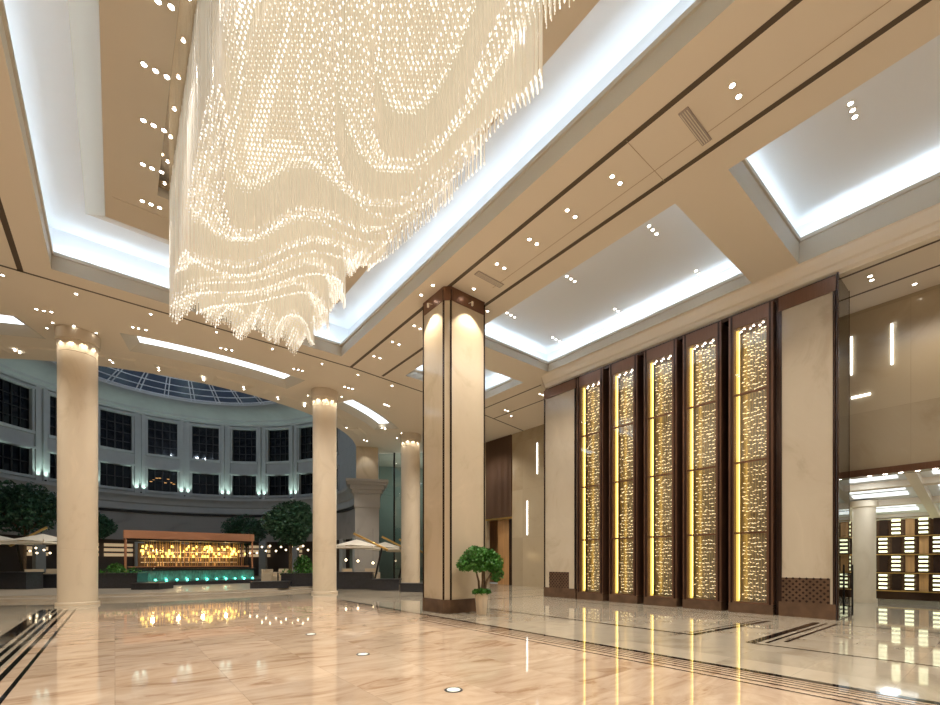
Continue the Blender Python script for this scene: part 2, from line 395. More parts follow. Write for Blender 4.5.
for px,l in (([(732.3,85),(738.8,96)],'twin downlight between the dark ceiling grooves, nearest the top right'),
             ([(612.2,176),(620,183)],'twin downlight between the ceiling grooves, second from the top right'),
             ([(567.2,210),(575,216.5)],'twin downlight between the ceiling grooves, third from the top right'),
             ([(529.4,239),(536.8,243.6)],'twin downlight between the ceiling grooves, fourth from the top right'),
             ([(497,263.6),(504.3,267.9)],'twin downlight between the ceiling grooves, beside the small vent by the square column'),
             ([(414.3,325.5),(420.2,328.5)],'twin downlight between the grooves just left of the square column'),
             ([(392.6,341.7),(399,344.3)],'twin downlight between the grooves, middle of the three left of the square column'),
             ([(374,356),(380,357.9)],'twin downlight between the grooves where they meet the cross groove'),
             ([(433,285)],'single downlight just above the top of the square column'),
             ([(421.3,294.7)],'single downlight left of the top of the square column'),
             ([(473.8,288.7)],'single downlight right of the top of the square column'),
             ([(487.5,310.9)],'single downlight at the right shoulder of the square column')):
    dl(px,ZC,l,.055)
T2=ZC+.42+.66; T3=ZC+.70+.66; T1=ZC+.45+.66
for px,l in (([(507,312.8),(510.9,314.9),(514.5,317)],'triple downlight in the middle coffer, nearest the square column'),
             ([(566.8,276),(570.9,278.7),(574.7,281.3)],'triple downlight in the middle coffer, second along its left side'),
             ([(649,225.7),(652.8,229.6),(656.6,233.6)],'triple downlight in the middle coffer, nearest its upper corner'),
             ([(552.8,337.4),(556,339.1),(559.4,341)],'triple downlight in the middle coffer, at its far lower corner'),
             ([(614.7,308.7),(618,311),(621.3,313)],'triple downlight in the middle coffer, middle of its right side'),
             ([(696,270.6),(699,273.8),(701.5,276.6)],'triple downlight in the middle coffer, nearest the wide beam on its right')):
    dl(px,T2,l,.055)
for px,l in (([(850.4,103.2),(852.8,109.8),(855,116.4)],'triple downlight in the upper right coffer, the nearer one'),
             ([(880.8,185.9),(882.8,190.3),(884.9,195)],'triple downlight in the upper right coffer, the one near the wall')): dl(px,T3,l,.06)
dl([(489,367.5),(492,368.9),(495.5,370)],T1,'triple downlight in the small far coffer right of the square column',.055)
for px,l in (([(870.2,275.9),(871.9,279.8)],'twin downlight between the grooves right of the big pier'),
             ([(914.8,283.9)],'single downlight in the side ceiling, nearest the right edge'),
             ([(920.6,306.9)],'single downlight in the side ceiling, lowest near the stone wall'),
             ([(857,325)],'single downlight in the side ceiling beside the glass jamb')): dl(px,ZW,l,.06)
for px,l in (([(2.7,275)],'single downlight at the left edge below the dark slot'),
             ([(76.3,293.7)],'single downlight in front of the left round column, nearest the cove corner'),
             ([(150.8,314)],'single downlight left of the chandelier tip, past the cross groove'),
             ([(216.5,332)],'single downlight directly below the chandelier tip'),
             ([(272.3,348.8)],'single downlight right of the chandelier tip, past the cross groove'),
             ([(322,363.6)],'single downlight below the corner of the great cove'),
             ([(358,374.7)],'single downlight below the meeting of grooves and cross groove'),
             ([(392,385.7)],'single downlight beyond the cross groove, left of the square column'),
             ([(36.4,309),(44,310.7),(51.4,311.7)],'triple downlight left of the left round column'),
             ([(132.8,327),(138.6,328.4),(146,329.7)],'triple downlight above the left end of the long light slot'),
             ([(220.6,347.8),(226,349.1),(231.8,350.2)],'triple downlight above the middle of the long light slot'),
             ([(293.8,368.6),(298.2,369.6),(302.3,370.6)],'triple downlight above the right end of the long light slot'),
             ([(344.7,386.6),(348.5,387.7),(352.3,388.7)],'triple downlight right of the middle round column'),
             ([(384.5,404.3),(386.8,405),(389,406.2)],'triple downlight above the far round column'),
             ([(14.6,349),(19.7,351.5)],'twin downlight near the opening, left of the left round column'),
             ([(110,358.7),(112.7,361)],'twin downlight near the opening, just right of the left round column'),
             ([(158.3,366.2),(158.9,369)],'twin downlight near the opening, second right of the left round column'),
             ([(203.2,376.4),(203.8,379)],'twin downlight near the opening, below the middle of the light slot'),
             ([(243.4,385.6),(244,388)],'twin downlight near the opening, below the right half of the light slot'),
             ([(277.5,396),(278.1,398)],'twin downlight near the opening, second left of the middle column'),
             ([(305,403),(304.5,405)],'twin downlight near the opening, beside the middle round column'),
             ([(346.5,427.5),(349.6,428.5)],'twin downlight right of the middle round column, near the dark wall'),
             ([(357,432),(360,433)],'twin downlight left of the far round column, upper pair'),
             ([(364,440),(367,441)],'twin downlight left of the far round column, lower pair'),
             ([(382,428),(385,429)],'twin downlight close by the left of the far round column'),
             ([(505,410),(508,411)],'twin downlight in the far ceiling left of the stone pier'),
             ([(540,394),(543,395)],'twin downlight in the far ceiling touching the left stone pier'),
             ([(511,416)],'single downlight in the far ceiling past the cross groove')): dl(px,ZC,l,.05 if px[0][0]<340 else .06)

# vents
for (x0,x1,y0,y1,l) in ((8.15,9.15,9.75,9.95,'small grey slotted air vent in the ceiling beside the square column'),(8.2,9.2,3.82,4.0,'longer grey air vent between the ceiling grooves, further from the square column')):
    t=thing('ceiling_vent',l,'vent',(x0,y0,ZC))
    MB().box(x0,x1,y0,y1,ZC-.02,ZC-.002).build('vent_frame',pm('vent_paint',(.42,.36,.33),.5) if 'vent_paint' not in bpy.data.materials else bpy.data.materials['vent_paint'],t)
    bb=MB()
    for i in range(4): bb.box(x0+.03,x1-.03,y0+.03+i*.04,y0+.045+i*.04,ZC-.028,ZC-.018)
    bb.build('vent_slats',M['lampring'],t)

# ------------------------------------------------------------------ round columns
def round_column(x,y,r,label,zb=0):
    t=thing('round_column',label,'column',(x,y,zb))
    MB().lathe([(.001,.0),(r+.06,0),(r+.06,.10),(r+.015,.12)],x,y,48,z0=zb).build('base',M['colst'],t,True)
    b=MB(); zs=[zb+.12,.95,1.99,6.0,ZC-.78]; 
    pr=[(r,zb+.11)]
    for z in (2.0,9.1): pr+=[(r,z-.008),(r-.012,z),(r,z+.008)]
    pr+=[(r,ZC-.05)]
    b.lathe(pr,x,y,64); b.build('shaft',M['colst'],t,True)
    MB().lathe([(r+.0,ZC-.42),(r+.07,ZC-.40),(r+.07,ZC-.015),(r+.0,ZC-.01)],x,y,64).build('capital',M['panel'],t,True)
    for k in range(10):
        a=2*pi*k/10+.3; xx,yy=x+(r+.17)*sin(a),y+(r+.17)*cos(a)
        spot(xx,yy,ZC-.40,x+(r-.05)*sin(a),y+(r-.05)*cos(a),ZC-1.3,22,(1,.88,.70),80,.4,.03)
    return t
round_column(-1.06,21.7,.57,'tall round cream column at far left, nearest of the three')
round_column(8.07,21.5,.56,'tall round cream column in the middle, right of the long light slot')
round_column(15.27,25.3,.62,'slim round column far back, just left of the square column')
for (u,v,l) in ((52.8,322.6,'left'),(47,328,'lower left'),(73.9,325.7,'front'),(96.3,332.8,'right')): dl([(u,v)],ZC,'single downlight ringing the left round column, at its '+l,.045)
for (u,v,l) in ((316,388,'front left'),(330.9,389.8,'front right'),(307.9,395.3,'left'),(341.5,396.6,'right')): dl([(u,v)],ZC,'single downlight ringing the middle round column, at its '+l,.045)
for (u,v,l) in ((402,433,'front left'),(419,434,'front right'),(397,438,'left')): dl([(u,v)],ZC,'single downlight ringing the far round column, at its '+l,.06)

# ------------------------------------------------------------------ square column
SX0,SX1,SY0,SY1=7.80,9.33,10.84,12.15
t=thing('square_column','tall square marble-clad column with bronze edges beside the potted tree','column',((SX0+SX1)/2,(SY0+SY1)/2,0))
ch=.16
def cham(x0,x1,y0,y1,c): return [(x0+c,y0),(x1-c*.3,y0),(x1,y0+c*.3),(x1,y1-c*.3),(x1-c*.3,y1),(x0+c*.3,y1),(x0,y1-c*.3),(x0,y0+c)]
MB().prism(cham(SX0,SX1,SY0,SY1,ch),.42,ZC-.42).build('shaft',M['onyx'],t)
MB().prism(cham(SX0-.03,SX1+.03,SY0-.03,SY1+.03,ch),0,.42).build('plinth',M['plinth'],t)
MB().prism(cham(SX0-.02,SX1+.02,SY0-.02,SY1+.02,ch),ZC-.42,ZC-.005).build('capital',M['bronze'],t)
for (x,y) in ((SX0+ch,SY0),(SX0,SY0+ch),(SX1-.04,SY0),(SX0,SY1-.04)):
    MB().box(x-.022,x+.022,y-.022,y+.022,.40,ZC-.1).build('edge_strip',M['bronze_d'],t)
for (x,y,tx,ty) in ((8.62,SY0-.22,8.62,SY0),(SX0-.2,11.55,SX0,11.55)):
    g=MB().tube((x,y,ZC-.45),(x,y,ZC-.33),.035,8).tube((x,y,ZC-.33),(x+(tx-x)*.8,y+(ty-y)*.8,ZC-.30),.012).build('accent_light',M['lampring'],t)
    spot(x+(x-tx)*1.2,y+(y-ty)*1.2,ZC-.35,tx,ty,ZC-1.7,210,(1,.86,.68),85,.5,.03)

# ------------------------------------------------------------------ right wall with lattice screens
b=MB(); b.box(XW+.75,XW+1.0,3.14,13.54,0,ZW); 
b.box(XW-.02,XW+.9,3.14,13.54,9.28,ZW); b.box(XW,XW+.75,4.42,4.55,0,9.3); b.box(XW,XW+.75,11.72,11.8,0,9.3)
struct(b.build('wall_right',M['bronze_d']),'dark recess wall behind the lattice screens')
def pier(y0,y1,label,gy0,gy1):
    t=thing('wall_pier',label,'pier',(XW,(y0+y1)/2,0))
    MB().box(XW-.08,XW+.75,y0,y1,.42,8.92).build('stone_face',M['pier'],t)
    MB().box(XW-.12,XW+.75,y0-.02,y1+.02,0,.42).build('plinth',M['plinth'],t)
    MB().box(XW-.12,XW+.75,y0-.02,y1+.02,8.92,9.32).build('cap',M['bronze'],t)
    for yy in (y0-.01,y1-.05): MB().box(XW-.11,XW-.05,yy,yy+.06,.42,8.92).build('edge_strip',M['bronze_d'],t)
    g=MB().box(XW-.10,XW-.08,gy0,gy1,.40,1.12).build('grille_back',M['plinth'],t)
    bb=MB(); n=14; s=(gy1-gy0)/n; rows=int(.72/s)
    for i in range(n):
        for j in range(rows):
            cy_=gy0+s*(i+.5); cz=.42+s*(j+.5)
            if (i+j)%2==0: bb.quad((XW-.112,cy_-s*.5,cz),(XW-.112,cy_,cz-s*.5),(XW-.112,cy_+s*.5,cz),(XW-.112,cy_,cz+s*.5))
    bb.build('grille_lattice',M['bronze_d'],g)
    return t
pier(11.80,13.54,'marble wall pier with low grille, left of the five lattice screens',12.15,13.25)
pier(3.14,4.42,'large marble wall pier with low grille, right of the lattice screens',3.25,4.37)
SCR=[(10.40,11.67),(8.92,10.12),(7.44,8.66),(6.00,7.23),(4.57,5.78)]
rails=[2.47,4.66,6.78]
ordn=['first from the left pier','second from the left pier','middle of the five','second from the right pier','nearest the large right pier']
def flake(bb,x,y,z,s,a):
    c,q=cos(a),sin(a); dy,dz=s*c,s*q; h=s*.26
    n=len(bb.v); bb.v+=[(x,y-dy,z-dz),(x-.03,y,z-h),(x,y+dy,z+dz),(x-.03,y+.01,z+h),(x+.03,y,z)]
    bb.f+=[(n,n+1,n+3),(n+1,n+2,n+3),(n,n+1,n+4),(n+1,n+2,n+4),(n+2,n+3,n+4),(n+3,n,n+4)]
for k,(y0,y1) in enumerate(SCR):
    t=thing('lattice_screen','tall bronze framed glass screen of glittering pieces, '+ordn[k],'screen',(XW,(y0+y1)/2,0),'lattice screens along the right wall')
    fr=MB(); w=.17; xf=XW-.16
    fr.box(xf,XW+.4,y0,y0+w,.30,9.28); fr.box(xf,XW+.4,y1-w*.9,y1,.30,9.28)
    fr.box(xf+.002,XW+.4,y0+w,y1-w*.9,8.86,9.28); fr.box(xf+.002,XW+.4,y0+w,y1-w*.9,.28,.34)
    fr.build('frame',M['bronze'],t)
    MB().box(xf-.01,XW+.4,y0,y1,0,.30).build('plinth',M['plinth'],t)
    for z in rails: MB().box(xf+.01,xf+.07,y0+w,y1-w*.9,z-.03,z+.03).build('rail',M['bronze'],t)
    for yy in (y0+.05,y1-.11): MB().box(xf-.03,xf,yy,yy+.05,.30,9.28).build('frame_edge',M['bronze_d'],t)
    MB().box(XW+.36,XW+.40,y0+w,y1-w*.9,.3,8.9).build('back_panel',M['back'],t)
    MB().box(XW+.02,XW+.10,y1-w*.9-.075,y1-w*.9-.004,.34,8.86).build('light_strip',M['ledy'],t)
    zz=[.36]+rails+[8.84]
    for j in range(4):
        bb=MB(); ya,yb=y0+w+.03,y1-w*.9-.12; nrow=int((zz[j+1]-zz[j])/.125)
        for r_ in range(nrow):
            for c_ in range(7):
                if random.random()<.12: continue
                y=ya+(yb-ya)*(c_+.5+random.uniform(-.18,.18)+(.35 if r_%2 else 0))/7.3; z=zz[j]+.06+r_*.125+random.uniform(-.025,.025)
                flake(bb,XW+.14+random.uniform(-.04,.10),y,z,random.uniform(.035,.062),random.choice((.35,-.35,.15,-.1))+random.uniform(-.2,.2))
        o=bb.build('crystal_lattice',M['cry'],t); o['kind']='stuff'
        bb=MB()
        for c_ in range(9):
            y=ya+(yb-ya)*(c_+.6)/9.3; bb.tube((XW+.16,y,zz[j]),(XW+.16,y,zz[j+1]),.004,4)
        bb.build('hanging_wires',M['gold'],t)
    MB().box(xf+.035,xf+.045,y0+w,y1-w*.9,.34,8.86).build('glass_pane',M['glass'],t)
    for q in range(6):
        bb=MB().lathe([(.03,8.84),(.001,8.839)],XW+.02+.12*(q%2),y0+w+.14+.13*q,8).build('case_lamp',M['lamp'],t)
    spot(XW+.06,(y0+y1)/2,8.82,XW+.16,(y0+y1)/2,5,60,(1,.85,.62),70,.7,.05)
    area(XW+.06,y1-w*.9-.08,4.6,.07,8.4,11,(1,.80,.50),(pi/2,0,0))

# glass jamb beside the pier and side wall beyond
t=thing('glass_screen','tall bluish glass jamb with a black handle beside the large pier','glass panel',(15.6,3.1,0))
MB().box(15.22,16.5,3.085,3.095,.02,9.35).build('glass_pane',M['glassb'],t)
MB().box(15.17,15.22,3.06,3.10,0,9.38).build('frame',M['bronze_d'],t)
MB().box(16.48,16.52,3.08,3.12,0,9.38).build('frame',M['bronze_d'],t)
MB().box(15.22,16.5,3.10,3.118,.0,9.38).build('grey_lining',pm('jamb_lining',(.20,.20,.24),.3),t)
h=MB().box(16.32,16.36,2.97,3.01,.05,1.5)
h.box(16.32,16.36,2.97,3.095,.3,.33).box(16.32,16.36,2.97,3.095,1.2,1.23); h.build('handle',M['blk'],t)
b=MB(); b.box(16.3,18.4,3.45,3.55,0,ZW)
struct(b.build('wall_return',pm('grey_lining',(.30,.30,.34),.3)))
b=MB(); b.box(18.1,18.4,-13,3.4,4.42,ZW); struct(b.build('wall_side',M['onyx2']),'beige marble wall above the opening at the right edge')
b=MB(); b.box(18.0,18.45,-13,3.4,4.22,4.42); struct(b.build('trim_13',M['bronze']),'bronze header of the opening')
for i,y in enumerate((2.9,2.55,2.2,1.85,1.5)):
    downlight([(18.05,y)],4.215,'small recessed lamp under the bronze header, number %s from the jamb'%('first','second','third','fourth','fifth')[i],None,.06)
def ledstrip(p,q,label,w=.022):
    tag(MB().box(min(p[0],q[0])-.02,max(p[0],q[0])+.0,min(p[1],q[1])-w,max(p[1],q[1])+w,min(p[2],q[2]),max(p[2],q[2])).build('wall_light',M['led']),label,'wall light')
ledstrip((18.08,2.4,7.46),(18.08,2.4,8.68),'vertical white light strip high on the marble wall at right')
ledstrip((18.08,3.33,7.46),(18.08,3.33,8.66),'vertical white glowing streak imitating a reflection at the edge of the glass jamb')  # emissive streak stands in for an LED reflected in the glass
ledstrip((18.08,2.88,6.70),(18.08,3.33,6.76),'short horizontal white emissive streak on the marble wall at right',.0)  # thin white emissive streak laid on the wall face
# room beyond
def za(x): return 4.6-(x-18.1)*.145
b=MB(); b.quad((18.1,-8,za(18.1)),(26.4,-8,za(26.4)),(26.4,9.5,za(26.4)),(18.1,9.5,za(18.1)))
struct(b.build('ceiling_annex',M['white']),'pale sloping ceiling of the room beyond')
b=MB()
def sbeam(x0,x1,y0,y1,dp):
    P=[(x,y,za(x)-q) for q in (dp,0) for x,y in ((x0,y0),(x1,y0),(x1,y1),(x0,y1))]; n=len(b.v); b.v+=P
    b.f+=[tuple(n+i for i in q) for q in ((3,2,1,0),(0,1,5,4),(1,2,6,5),(2,3,7,6),(3,0,4,7))]
for y in (-2.5,-.2,2.1,4.4,6.7): sbeam(18.4,25.6,y-.13,y+.13,.22)
for x in (20.4,22.9,25.4): sbeam(x-.12,x+.12,-8,9,.2)
struct(b.build('trim_14',M['ceil']),'grid of beams in the room beyond')
b=MB(); b.box(26.0,26.2,-8,9.5,0,4.6); b.box(18.1,26.2,9.4,9.6,0,4.6); b.box(18.15,18.3,3.56,9.5,0,4.6)
struct(b.build('wall_annex',M['ceil']),'pale wall of the room beyond')
pa=pm('annex_panel',(1,1,1),.5,emit=(.85,.95,1),es=1.8)
for i,x in enumerate((19.4,21.65,24.15)):
    for j,y in enumerate((.95,3.25,5.55,-1.35)):
        for e in (-.45,.3):
            b=MB(); sbeam(x+e-.22,x+e+.22,y-.75,y+.75,.03)
            tag(b.build('ceiling_light_panel',pa),'rectangular white light panel between the beams of the room beyond the opening','ceiling light','light panels in the room beyond')
        if j<3: area(x,y,za(x)-.1,1.2,.5,16,(.9,.97,1))
x_,y_=at_d(864,17.2)
t=thing('round_column','pale cream column in the room beyond the glass at right','column',(x_,y_,0))
MB().lathe([(.001,0),(.40,0),(.40,.15),(.36,.16)],x_,y_,40).build('base',M['colst'],t,True)
MB().lathe([(.35,.15),(.35,3.7)],x_,y_,40).build('shaft',M['colst'],t,True)
MB().lathe([(.35,3.65),(.42,3.7),(.42,3.93)],x_,y_,40).build('capital',M['colst'],t,True)
t=thing('display_wall','checkered display wall of lit shelves and dark panels in the room beyond','display wall',(25.6,2.5,0))
b=MB(); b.box(25.62,25.9,-4,9,0,3.45); b.build('back_board',pm('mirror_brown',(.10,.05,.03),.12,.3),t)
b=MB()
for z in (.35,1.10,1.87,2.63,3.4): b.box(25.28,25.6,-4,9,z-.02,z+.02)
b.build('shelf',M['gold'],t)
ys=[]
y=3.24; W_=.74/2*1.0
k0=-9
for r_ in range(4):
    z0=.37+r_*.765
    for k in range(-4,8):
        yc=3.24+k*.80+(0 if r_%2==1 else .40)
        bb=MB(); 
        for s_ in range(4): bb.box(25.30,25.36,yc-.13,yc+.13,z0+.06+s_*.175,z0+.14+s_*.175)
        bb.build('lit_stack',pm('lit_stack',(1,1,.8),.5,emit=(.95,1,.62),es=2.4) if 'lit_stack' not in bpy.data.materials else bpy.data.materials['lit_stack'],t)
        MB().box(25.45,25.58,yc+.27,yc+.53,z0,z0+.72).build('dark_panel',M['bronze_d'] if (k+r_)%2 else M['wood'],t)

# ------------------------------------------------------------------ far middle wall with slats and doorway
b=MB(); b.box(20.4,20.7,13.5,20.98,0,ZC); b.box(20.4,20.7,23.55,26.5,0,ZC); b.box(20.55,20.7,20.98,23.55,4.5,ZC)
struct(b.build('wall_far_right',M['onyx2']),'beige marble wall behind the left wall pier')
b=MB(); b.box(15.3,20.4,13.44,13.6,0,ZC); struct(b.build('wall_pier_return',M['onyx']))
b=MB()
for i in range(22):
    y=21.0+i*.117; b.box(20.30,20.48,y,y+.05,4.55,ZC-.02)
b.box(20.5,20.54,20.98,23.54,4.53,ZC-.02)
tag(b.build('slatted_panel',M['slat']),'dark walnut slatted panel high above the far doorway','wall panel')
b=MB(); b.box(20.3,20.6,20.98,23.55,4.40,4.52); struct(b.build('trim_15',M['gold']),'metal lintel of the far doorway')
t=sroot('door_1',(20.6,22.2,0),'tall orange wooden door leaf in the far doorway')
MB().box(20.62,20.68,21.45,22.6,0,4.4).build('door_leaf',M['wood'],t)
MB().box(20.55,20.72,21.0,21.42,0,4.4).build('door_frame',M['bronze_d'],t)
MB().box(20.55,20.60,22.0,22.03,.9,1.9).build('door_handle',M['gold'],t)
b=MB(); b.box(22.2,22.4,17,29,0,4.9); b.box(20.7,22.4,17,29,4.6,4.7); struct(b.build('wall_corridor',M['wood']))
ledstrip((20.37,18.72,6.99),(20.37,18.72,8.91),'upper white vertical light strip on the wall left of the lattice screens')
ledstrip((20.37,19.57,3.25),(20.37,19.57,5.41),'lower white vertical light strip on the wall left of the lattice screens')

# glass curtain wall behind far round column
gp=[(15.9,31.2),(20.4,26.5)]
d_=Vector((gp[1][0]-gp[0][0],gp[1][1]-gp[0][1])); ln=d_.length; d_.normalize()
t=sroot('window_20',(gp[0][0],gp[0][1],0),'greenish glass curtain wall behind the slim far column')
b=MB(); b.quad((*gp[0],.1),(*gp[1],.1),(*gp[1],ZC-.05),(*gp[0],ZC-.05)); b.build('window_glass',M['glassg'],t)
for i in range(6):
    q=Vector(gp[0])+d_*(ln*i/5); MB().box(q.x-.05,q.x+.05,q.y-.05,q.y+.05,0,ZC).build('mullion',M['steel'] if i==0 else M['winfr'],t)
b=MB(); b.quad((15.9,36.5,0),(25,32,0),(25,32,ZC),(15.9,36.5,ZC)); struct(b.build('wall_beyond_glass',pm('green_grey',(.30,.38,.34),.6)))
point(19,31,7,300,(.95,1,.95),.1)  # unseen lamp added to brighten the wall behind the glass

# ------------------------------------------------------------------ rotunda
A=radians(112)
NS=140
b=MB()
wins=[-80,-64,-48,-32,-16,0,16,32,48,64,80]
hw=5.25
def wall_band(bb,z0,z1,r=RR,gaps=None,a0=-A,a1=A):
    n=NS
    for i in range(n):
        x0=a0+(a1-a0)*i/n; x1=a0+(a1-a0)*(i+1)/n
        bb.quad((*rp(r,x0),z0),(*rp(r,x1),z0),(*rp(r,x1),z1),(*rp(r,x0),z1))
def arcseg(bb,d0,d1,z0,z1,r=RR,n=4):
    for i in range(n):
        x0=radians(d0+(d1-d0)*i/n); x1=radians(d0+(d1-d0)*(i+1)/n)
        bb.quad((*rp(r,x0),z0),(*rp(r,x1),z0),(*rp(r,x1),z1),(*rp(r,x0),z1))
def arcbox(bb,d0,d1,z0,z1,r0,r1,n=3):
    arcseg(bb,d0,d1,z0,z1,r0,n); arcseg(bb,d0,d1,z0,z1,r1,n)
    for dd in (d0,d1):
        a=radians(dd); bb.quad((*rp(r0,a),z0),(*rp(r1,a),z0),(*rp(r1,a),z1),(*rp(r0,a),z1))
    for zz_ in (z0,z1):
        for i in range(n):
            x0=radians(d0+(d1-d0)*i/n); x1=radians(d0+(d1-d0)*(i+1)/n)
            bb.quad((*rp(r0,x0),zz_),(*rp(r1,x0),zz_),(*rp(r1,x1),zz_),(*rp(r0,x1),zz_))
Z1,Z2,Z3,Z4=7.75,9.65,10.95,13.95
wall_band(b,5.9,Z1); wall_band(b,Z2,Z3); wall_band(b,Z4,14.5)
edges=[-112]+sum([[w-hw,w+hw] for w in wins],[])+[112]
for i in range(0,len(edges),2):
    for z0,z1 in ((Z1,Z2),(Z3,Z4)): arcseg(b,edges[i],edges[i+1],z0,z1,RR,5)
# reveals
for w in wins:
    for z0,z1 in ((Z1,Z2),(Z3,Z4)):
        for dd in (w-hw,w+hw):
            a=radians(dd); b.quad((*rp(RR,a),z0),(*rp(RR+.35,a),z0),(*rp(RR+.35,a),z1),(*rp(RR,a),z1))
        for zz_ in (z0,z1):
            for i in range(4):
                x0=radians(w-hw+2*hw*i/4); x1=radians(w-hw+2*hw*(i+1)/4)
                b.quad((*rp(RR,x0),zz_),(*rp(RR+.35,x0),zz_),(*rp(RR+.35,x1),zz_),(*rp(RR,x1),zz_))
wall_band(b,ZC+.5,14.5,RR,None,A,2*pi-A)
struct(b.build('wall_rotunda',M['rot']),'round grey rotunda wall with two rows of windows')
# window surrounds + pilasters + ledges
b=MB()
for w in wins:
    for z0,z1 in ((Z1,Z2),(Z3,Z4)):
        arcbox(b,w-hw-.7,w-hw,z0-.1,z1+.1,RR,RR-.09); arcbox(b,w+hw,w+hw+.7,z0-.1,z1+.1,RR,RR-.09)
        arcbox(b,w-hw-.9,w+hw+.9,z1+.02,z1+.20,RR,RR-.18,5); arcbox(b,w-hw-.7,w+hw+.7,z0-.20,z0,RR,RR-.16,5)
for k in range(len(wins)-1):
    m_=(wins[k]+wins[k+1])/2
    arcbox(b,m_-1.9,m_-.5,7.4,14.3,RR,RR-.16); arcbox(b,m_+.5,m_+1.9,7.4,14.3,RR,RR-.16)
struct(b.build('trim_16',M['rot']),'pilasters and window surrounds of the rotunda wall')
b=MB()
b.lathe([(RR,5.9),(RR-.10,6.0),(RR-.10,6.5),(RR-.22,6.6),(RR-.25,6.8),(RR-.5,7.05),(RR-.62,7.15),(RR-.65,7.38),(RR-.0,7.42)],*RC,NS,-A,A)
struct(b.build('trim_17',M['rot'],None,True),'moulded ledge under the rotunda windows')
b=MB(); b.lathe([(RR-.02,5.72),(RR-.12,5.74),(RR-.12,5.92),(RR,5.93)],*RC,NS,-A,A); struct(b.build('trim_18',M['blk']),'thin black band round the rotunda')
b=MB()
b.lathe([(RR,14.2),(RR-.2,14.25),(RR-.25,14.4),(RR-.55,14.5),(RR-.6,14.65),(RR-1.2,14.95),(RR-1.9,15.08),(9.3,15.1),(8.5,15.1),(8.5,15.35)],*RC,120)
struct(b.build('ceiling_rotunda',M['rot'],None,True),'curved cornice around the skylight')
# windows
wn=1
for z0,z1,rows in ((Z3,Z4,4),(Z1,Z2,2)):
    for w in wins:
        a=radians(w); c=rp(RR+.3,a)
        t=sroot('window_%d'%(wn+20),(c[0],c[1],z0),'dark night window of the rotunda'); wn+=1
        bb=MB(); arcseg(bb,w-hw,w+hw,z0,z1,RR+.28,4); bb.build('window_glass',M['win'],t)
        bb=MB()
        for f in (0,.25,.5,.75,1): 
            dd=w-hw+2*hw*f; e=.3 if f!=.5 else .42; arcbox(bb,dd-e/2,dd+e/2,z0,z1,RR+.26,RR+.20,1)
        for j in range(rows+1):
            z=z0+(z1-z0)*j/rows; arcbox(bb,w-hw,w+hw,z-.035,z+.035,RR+.26,RR+.21,3)
        bb.build('window_frame',M['winfr'],t)
# warm glow inside one lower window (a lit room is seen through it)
bb=MB()
for i in range(9):
    q=rp(RR+.24,radians(-4+i)); hz=random.uniform(8.5,9.2); bb.box(q[0]-.09,q[0]+.09,q[1]-.01,q[1]+.01,hz,hz+.05)
tag(bb.build('lit_room_lamps',pm('room_glow',(.9,.5,.2),.5,emit=(1,.5,.15),es=1.2)),'warm lamp glow in the lower rotunda window straight above the bar','window light')
# skylight
t=sroot('window_50',(RC[0],RC[1],15.3),'dark glazed skylight dome with white ribs')
RS=8.5
def dz(r): return 15.3+2.0*(1-(r/RS)**2)
b=MB(); pr=[(RS*i/6,dz(RS*i/6)) for i in range(7)]; pr[0]=(.01,dz(0)); b.lathe(pr,*RC,48); b.build('skylight_glass',M['sky'],t,True)
b=MB()
for k in range(28):
    for e in (-.016,.016):
        a=2*pi*k/28+e
        for i in range(1,6):
            r0,r1=RS*i/6,RS*(i+1)/6; b.tube((*rp(r0,a),dz(r0)-.07),(*rp(r1,a),dz(r1)-.07),.045,4)
b.build('rib',M['steel'],t)
for rr in (1.4,3.2,5.0,6.3,7.1,7.8,8.35):
    b=MB()
    for k in range(56):
        a,c=2*pi*k/56,2*pi*(k+1)/56; b.tube((*rp(rr,a),dz(rr)-.08),(*rp(rr,c),dz(rr)-.08),.04,4)
    b.build('ring_bar',M['steel'],t)
# lower storey
b=MB(); wall_band(b,3.5,5.9,RR+.0); wall_band(b,3.4,3.5,RR-.0)
struct(b.build('wall_rotunda_lower',marble('grey_stone_blocks',(.40,.38,.36),(.33,.31,.29),.6,.5,amount=.4)),'grey stone band below the rotunda ledge')
b=MB()
for k in range(-6,7):
    arcbox(b,k*16-1.6+8,k*16+1.6+8,0,3.5,RR+.25,RR-.05)
struct(b.build('wall_rotunda_piers',M['rot']))
b=MB(); wall_band(b,0,3.5,RR+1.6); struct(b.build('wall_shops',pm('dim_shop_wall',(.10,.08,.07),.5)))
b=MB(); b.lathe([(RR,3.5),(RR+1.6,3.5)],*RC,NS,-A,A); struct(b.build('ceiling_shops',M['bronze_d']))
# shop lights
for k,d in enumerate((-52,-37,-22.5,-13.5,-5,4,12,20,28,36,52,66)):
    a=radians(d); c=rp(RR+1.3,a)
    w=.7 if k%3 else 1.0
    bb=MB()
    for s_ in range(3): bb.box(c[0]-w,c[0]+w,c[1],c[1]+.05,2.0+s_*.42,2.26+s_*.42,-a,c)
    tag(bb.build('lit_shelf',M['shop']),'glowing shelves of the shops behind the bar pavilion','shelf','lit shop shelves')
